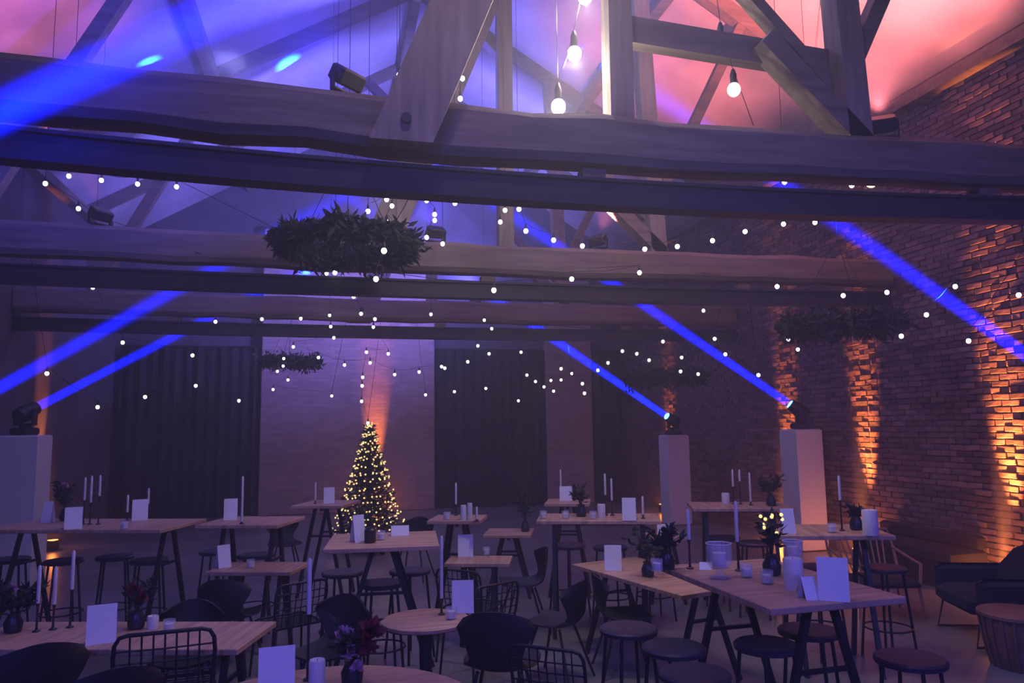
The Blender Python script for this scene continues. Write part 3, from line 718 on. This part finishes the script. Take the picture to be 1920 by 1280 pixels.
# square table
card(671, 1015, H_HI, 'upright white card beside the black vase on the square table', .1, .21, R(30))
card(750, 1003, H_HI, 'small white card at the back right of the square table', .15, .08)
tealight(714, 1012, H_HI, 'glass tealight right of the black vase on the square table')
p_ = at_z(694, 1017, H_HI); vv = thing('black_vase', (p_.x, p_.y, H_HI), 0, 'plain black vase on the square high table', 'vase')
part('body', None, lambda b: b.lathe([(.04, 0), (.047, .01), (.047, .1), (.034, .112), (.036, .12), (.028, .115)], 24), 'vase', vv)
part('twig', None, lambda b: b.tube([(0, 0, .05), (.01, 0, .2), (.004, 0, .33)], .003, 6), 'bark', vv)
# left tables
card(90, 979, H_HI, 'salmon lit white card right beside the tall left plinth', .1, .21, R(-35))
card(137, 991, H_HI, 'white card left of the three candles on the plinth table', .148, .2)
card(262, 975, H_HI, 'white card at the right end of the left plinth table')
tealight(233, 992, H_HI, 'glass tealight at the front of the left plinth table')
for i, (x, y0, y1) in enumerate(((156, 895, 938), (168, 892, 942), (184, 891, 930))): taper(x, y0, y1, H_HI, ('left', 'middle', 'right')[i] + ' candle of the three on the left plinth table', sep=983)
taper(238, 928, 960, H_HI, 'thin candle left of the card on the plinth table', sep=977)
taper(277, 915, 945, H_HI, 'thin candle right of the card on the plinth table', sep=968)
greens(122, 976, H_HI, 'dark leafy vase behind the cards on the plinth table', .42, .16, 120, [('pink', .01, .36, .045)])
card(432, 974, H_HI, 'white card beside the tallest candle before the wide black drape', .13)
taper(453, 893, 978, H_HI, 'tallest white candle before the wide black drape', sep=982)
card(418, 1063, H_LO, 'white card on the dim low table', .12, .2, R(25))
tealight(470, 1064, H_LO, 'glass tealight on the dim low table')
# left foreground table
card(189, 1204, H_LO, 'large white menu card on the left foreground table', .16, .22)
tealight(317, 1184, H_LO, 'glass tealight on the left foreground table')
pillar(286, 1178, H_LO, .035, .08, 'short dim candle left of the tealight on the foreground table')
greens(24, 1185, H_LO, 'dark bushy arrangement with candles at the left edge', .30, .22, 260, [('pink', .0, .27, .05)])
for i, (x, y0, y1) in enumerate(((68, 1062, 1132), (99, 1064, 1134), (131, 1034, 1106))): taper(x, y0, y1, H_LO, ('left', 'middle', 'right')[i] + ' candle of the three in the left edge arrangement', sep=1184 - i * 4)
greens(255, 1178, H_LO, 'dark red flowers on the left foreground table', .3, .1, 60, [('red', .0, .24, .06), ('red', .05, .2, .05)])
# large round table
card(518, 1292, H_LO, 'large blue lit menu card on the large round table', .17, .2)
pillar(594, 1290, H_LO, .04, .135, 'white pillar candle on the large round table')
taper(577, 1050, 1154, H_LO, 'tall white candle on the large round table', sep=1275)
greens(660, 1283, H_LO, 'pink and dark red flower arrangement on the large round table', .30, .13, 110, [('pink', -.03, .24, .06), ('red', .10, .26, .085), ('pink', .0, .16, .05), ('red', .09, .18, .06), ('pink', .03, .09, .045)])
# small round table and low tables behind
card(868, 1147, H_LO, 'white menu card on the small round table')
taper(828, 1006, 1122, H_LO, 'tall white candle on the small round table', sep=1152)
tealight(846, 1160, H_LO, 'glass tealight left of the card on the small round table')
card(873, 1043, H_LO, 'white card on the low table right of the square table')
tealight(912, 1040, H_LO, 'glass tealight on the low table right of the square table')
# far tables
card(617, 943, H_HI, 'white card on the far table left of the fir tree', .13, .19)
taper(591, 904, 938, H_HI, 'white candle on the far table left of the fir tree', sep=944)
taper(855, 905, 945, H_HI, 'white candle on the far table right of the fir tree', sep=966)
pillar(869, 974, H_HI, .03, .14, 'left white pillar candle on the far table right of the fir tree')
pillar(881, 974, H_HI, .025, .16, 'right white pillar candle on the far table right of the fir tree')
tealight(838, 974, H_HI, 'glass tealight on the far table right of the fir tree')
taper(894, 950, 984, H_HI, 'thin candle at the right end of the far table by the tree', sep=977)
card(1180, 975, H_HI, 'white card on the table in front of the far plinth', .13)
pillar(1128, 970, H_HI, .04, .13, 'white pillar candle on the table in front of the far plinth')
tealight(1112, 973, H_HI, 'glass tealight left of the pillar candle by the far plinth')
for i, (x, y0, y1) in enumerate(((1136, 888, 928), (1148, 897, 938))): taper(x, y0, y1, H_HI, ('left', 'right')[i] + ' white candle of the pair before the far plinth', sep=966)
taper(1206, 930, 965, H_HI, 'white candle right of the card before the far plinth', sep=972)
card(1245, 1002, H_LO, 'white card low in front of the far plinth', .15, .12)
card(1061, 938, H_HI, 'white card farthest back left of the far plinth', .15, .17)
taper(1052, 880, 912, H_HI, 'thin candle behind the farthest white card', sep=934)
tealight(1019, 972, H_HI, 'bright glass tealight at the left end of the far plinth table')
greens(985, 996, H_LO, 'dark bushy plant on the small dim low table', .5, .2, 150)
tealight(1060, 972, H_HI, 'glass tealight at the left end of the table by the far plinth')
greens(1090, 968, H_HI, 'dim leafy vase on the table in front of the far plinth', .3, .12, 80)
pillar(1361, 944, H_HI, .045, .12, 'white pillar candle on the table between the white plinths')
for i, (x, y0, y1) in enumerate(((1376, 880, 912), (1389, 880, 902))): taper(x, y0, y1, H_HI, ('left', 'right')[i] + ' thin candle above the table between the white plinths', sep=945)
taper(1408, 886, 940, H_HI, 'tallest candle on the table between the white plinths', sep=947)
greens(1446, 948, H_HI, 'dark foliage on the table between the white plinths', .34, .16, 110)
pillar(1633, 1003, H_HI, .06, .2, 'white cylinder vase on the table by the orange wall light')
taper(1579, 892, 938, H_HI, 'white candle on the table by the orange wall light', sep=995)
greens(1606, 993, H_HI, 'dark red leafed vase beside the white cylinder vase', .2, .07, 70)
tealight(1560, 998, H_HI, 'glass tealight on the table by the orange wall light')
card(1477, 1000, H_HI, 'white card in front of the salmon lit plinth', .11, .2, R(20))

# ================================================================== FIR TREE
tp = at_d(692, 900, 12.2); tp.z = 0
ft = thing('fir_tree', tp, 0, 'fir tree covered in warm fairy lights before the brick pier', 'tree')
TH = 2.1
part('trunk', None, lambda b: b.tube([(0, 0, .05), (0, 0, 1.0), (0, 0, TH)], [.045, .03, .008], 10), 'bark', ft)
part('stand', None, lambda b: b.box((-.28, -.03, 0), (.28, .03, .05)) and b.box((-.03, -.28, 0), (.03, .28, .0499)), 'bark', ft, smooth=False)
needles = MB(); limbs = MB(); leds = MB(); rg = random.Random(12)
for k in range(210):
    u = (k + .5) / 210; z = .2 + (TH - .25) * u ** 1.15; rad = (.60 * (1 - u ** 1.15) + .03) * rg.uniform(.8, 1.08); a = k * 2.39996
    d = Vector((math.cos(a), math.sin(a), 0)); tip = d * rad + Vector((0, 0, z - .12 * (1 - u)))
    limbs.tube([(0, 0, z), tip], [.008, .003], 5)
    nn = int(9 + 16 * (1 - u))
    for i in range(nn):
        v = rg.uniform(.25, 1); o = Vector((0, 0, z)).lerp(tip, v)
        needles.leaf(o, d * .5 + Vector((rg.uniform(-1, 1), rg.uniform(-1, 1), rg.uniform(-.6, .5))), rg.uniform(.07, .13), .03)
k = 0
for i in range(430):                                    # the lights wind round the cone in clumps
    u = i / 430; z = .18 + (TH - .2) * u; a = 17 * 6.283 * u ** .85 + rg.uniform(-.2, .2); rad = .62 * (1 - u) + .045
    leds.ball((math.cos(a) * rad * rg.uniform(.85, 1.04), math.sin(a) * rad * rg.uniform(.85, 1.04), z + rg.uniform(-.03, .03)), .015, 6, 4)
link('branches', limbs.mesh('branches'), 'bark', ft)
tag(link('needles', needles.mesh('needles'), 'fir', ft), kind='stuff')
tag(link('fairy_lights', leds.mesh('fairy_lights'), 'led', ft), kind='stuff')

# ================================================================== HANGING GREENERY HOOPS
def hoop(px, py, d, R_, label, thick=.14, n=1800):
    c = at_d(px, py, d); t = thing('hanging_hoop', c, 0, label, 'wreath', 'evergreen hoops hanging from the roof')
    part('hoop_ring', None, lambda b: b.ring(R_, .015, 0, 40, 6), 'black', t)
    lv = MB(); rg = random.Random(px)
    for k in range(n):
        a = rg.uniform(0, 6.283); bump_ = 1.0 + .45 * math.sin(a * 3 + px) * math.sin(a * 2)
        o = Vector((math.cos(a) * R_, math.sin(a) * R_, 0)) + Vector((rg.gauss(0, .05), rg.gauss(0, .05), rg.gauss(0, .055))) * bump_
        dd = Vector((rg.uniform(-1, 1), rg.uniform(-1, 1), rg.uniform(-.9, .9)))
        lv.leaf(o, dd, rg.uniform(.07, .14) * thick / .13, .045)
    tag(link('sprigs', lv.mesh('sprigs'), 'green', t), kind='stuff')
    top = slope_z(c.x) - .01 - c.z
    for k in range(3):
        a = k * 2.094 + .5
        part('wire', None, lambda b: b.tube([(math.cos(a) * R_, math.sin(a) * R_, 0), (0, 0, 1.1)], .004, 5), 'black', t)
    part('wire', None, lambda b: b.tube([(0, 0, 1.1), (0, 0, top)], .004, 5), 'black', t)
hoop(652, 458, 7.7, .62, 'largest evergreen hoop, hanging left of centre', .17, 3000)
hoop(1580, 611, 9.2, .64, 'evergreen hoop hanging at the right before the brick wall', .14, 2200)
hoop(1248, 708, 13.2, .60, 'evergreen hoop hanging above the far plinth')
hoop(545, 678, 15.4, .52, 'small faint evergreen hoop hanging left of the fir tree')

# ================================================================== STRING LIGHTS
CACHE['bulb'] = MB().ball((0, 0, 0), .025, 12, 8, 1.1).mesh('bulb', True); CACHE['socket'] = MB().lathe([(.012, .02), (.013, .06), (.006, .082)], 10).mesh('socket', True)
def strand(pts, d0, d1, label, e0=None, e1=None, scale=1.0, watts=0):
    n = len(pts); P = [at_d(x, y, d0 + (d1 - d0) * (i / max(1, n - 1))) for i, (x, y) in enumerate(pts)]
    t = thing('hanging_string_light', P[0], 0, label, 'string light', 'strings of bulbs under the roof')
    o = P[0]; cab = []
    def hook(p):
        k = min((0, 1, 2), key=lambda i: abs(YT[i] - p.y))
        return Vector((p.x + (.25 if p.x < XC else -.25), YT[k] + (.17 if p.y > YT[k] else -.17), 4.0)) if p.z < 3.75 else Vector((p.x, p.y, slope_z(p.x) - .01))
    e0 = hook(P[0]) if e0 is None else e0; e1 = hook(P[-1]) if e1 is None and len(P) > 1 else e1
    if e0 is not None: cab.append(Vector(e0) - o)
    for i, p in enumerate(P):
        c = p - o + Vector((0, 0, .085 * scale))
        if cab: cab.append((cab[-1] + c) / 2 - Vector((0, 0, .03)))
        cab.append(c)
    if e1 is not None: cab.append(Vector(e1) - o)
    if len(cab) > 1: part('cable', None, lambda b: b.tube(cab, .0035, 5), 'black', t)
    for p in P:
        bu = link('bulb', CACHE['bulb'], 'bulb', t, p - o); bu.scale = (scale,) * 3
        link('socket', CACHE['socket'], 'black', bu)
        if watts: add_light('POINT', 'bulb_light', p - Vector((0, 0, .07)), p, watts, (1.0, 0.86, 0.8), shadow_soft_size=.04)
def tie_pt(x, k): return (x, YT[k] - .17, 4.0)
strand([(129, 330), (190, 338), (258, 345), (331, 350)], 8.5, 8.6, 'short row of bulbs just under the nearest steel beam on the left', None, tie_pt(.0, 1))
strand([(85, 344), (147, 391), (210, 428)], 8.2, 8.6, 'three bulbs sloping down at the upper left', None, tie_pt(-1.5, 1))
strand([(947, 394), (938, 416)], 8.3, 8.6, 'two bulbs right of centre under the nearest steel beam')
strand([(973, 392), (986, 433), (1038, 450), (1092, 461), (1209, 467), (1270, 462), (1336, 451), (1397, 434), (1469, 420), (1528, 417)], 8.0, 8.4, 'long sagging string of bulbs before the middle beam')
strand([(690, 396), (725, 374), (735, 386), (725, 415), (743, 421)], 8.2, 8.7, 'knot of bulbs just above the largest evergreen hoop')
strand([(853, 381), (800, 376), (815, 402), (815, 413), (800, 445), (830, 457)], 8.2, 8.8, 'bunch of bulbs right of the largest evergreen hoop')
strand([(749, 141)], 6.5, 6.5, 'single bulb beside the big timber strut', None)
strand([(867, 147), (863, 185)], 7.5, 7.5, 'two bulbs hanging right behind the big timber strut', None)
strand([(1097, -6), (1077, 101), (1047, 200)], 6.2, 6.0, 'three large bulbs hanging left of the king post', None, None, 2.4, 60)
strand([(1340, -20), (1352, 79), (1376, 168)], 6.3, 6.0, 'large bulbs on a loose cable right of the king post', None, at_y(1413, 236, 5.2), 2.1)
strand([(1471, 341), (1597, 347)], 7.6, 7.4, 'two small bulbs in the slit above the nearest steel beam')
strand([(174, 539), (230, 642), (361, 666), (404, 603), (491, 598), (564, 597), (618, 591)], 10.0, 12.5, 'string of bulbs zigzagging at left under the middle beam')
strand([(88, 700), (183, 763), (272, 744), (367, 723), (448, 751)], 9.5, 12.0, 'lowest string of bulbs on the left')
strand([(628, 511), (612, 512), (633, 536), (663, 556), (677, 588), (703, 598)], 8.7, 11.5, 'bulbs dropping below the largest evergreen hoop')
strand([(720, 470), (705, 523), (926, 544), (1072, 523), (1199, 511)], 6.6, 8.5, 'widely spaced bulbs in front of the middle beam')
strand([(620, 612), (626, 633), (550, 650), (597, 670), (646, 684), (694, 680), (740, 702), (786, 697), (828, 687), (834, 690), (877, 678), (917, 663), (896, 648), (922, 616), (908, 600)], 12.5, 12.7, 'low sagging string of bulbs in front of the brick pier')
strand([(700, 613), (728, 663), (687, 660), (680, 707), (679, 723), (678, 752), (690, 793)], 12.4, 12.2, 'string of bulbs dropping to the top of the fir tree')
strand([(532, 672), (531, 686), (520, 696), (540, 712), (512, 730), (622, 742)], 14.5, 14.5, 'faint bulbs by the small evergreen hoop')
strand([(798, 740), (852, 734), (911, 728), (972, 751)], 14.0, 14.5, 'faint string of four bulbs before the right black drape')
strand([(977, 660), (988, 703), (1004, 715), (1020, 725), (1038, 733), (1033, 713), (1052, 712), (1072, 700)], 14.0, 14.5, 'cluster of small bulbs above the narrow brick panel')
strand([(1052, 691), (1092, 719), (1096, 737), (1121, 694), (1140, 680), (1167, 658), (1194, 663), (1217, 675), (1278, 670), (1276, 696), (1309, 701)], 12.2, 11.8, 'string of bulbs passing the far blue beam')
strand([(808, 589), (1243, 640), (1319, 582), (1340, 635), (1360, 664), (1422, 703)], 12.0, 10.5, 'bulbs looping behind the right blue beam')
strand([(1457, 537), (1581, 554), (1663, 548), (1690, 630), (1737, 590), (1791, 537)], 8.6, 8.3, 'bulbs around the evergreen hoop at the right')
strand([(1496, 655), (1478, 636)], 10.6, 10.6, 'two small bulbs under the left of the right evergreen hoop')
strand([(1816, 639), (1910, 553)], 8.0, 7.8, 'two bulbs before the nearest lit brick wall')
wl = at_y(1634, 341, 7.6)
lamp = thing('hanging_pendant_lamp', wl, 0, 'warm glowing lamp behind the slit at upper right', 'lamp')
part('globe', None, lambda b: b.ball((0, 0, 0), .07, 14, 10), 'warmbulb', lamp)
part('cap', None, lambda b: b.lathe([(.03, .065), (.03, .11), (.008, .12)], 12), 'black', lamp)
part('cord', None, lambda b: b.tube([(0, 0, .12), (0, 0, slope_z(wl.x) - wl.z - .05)], .005, 6), 'black', lamp)
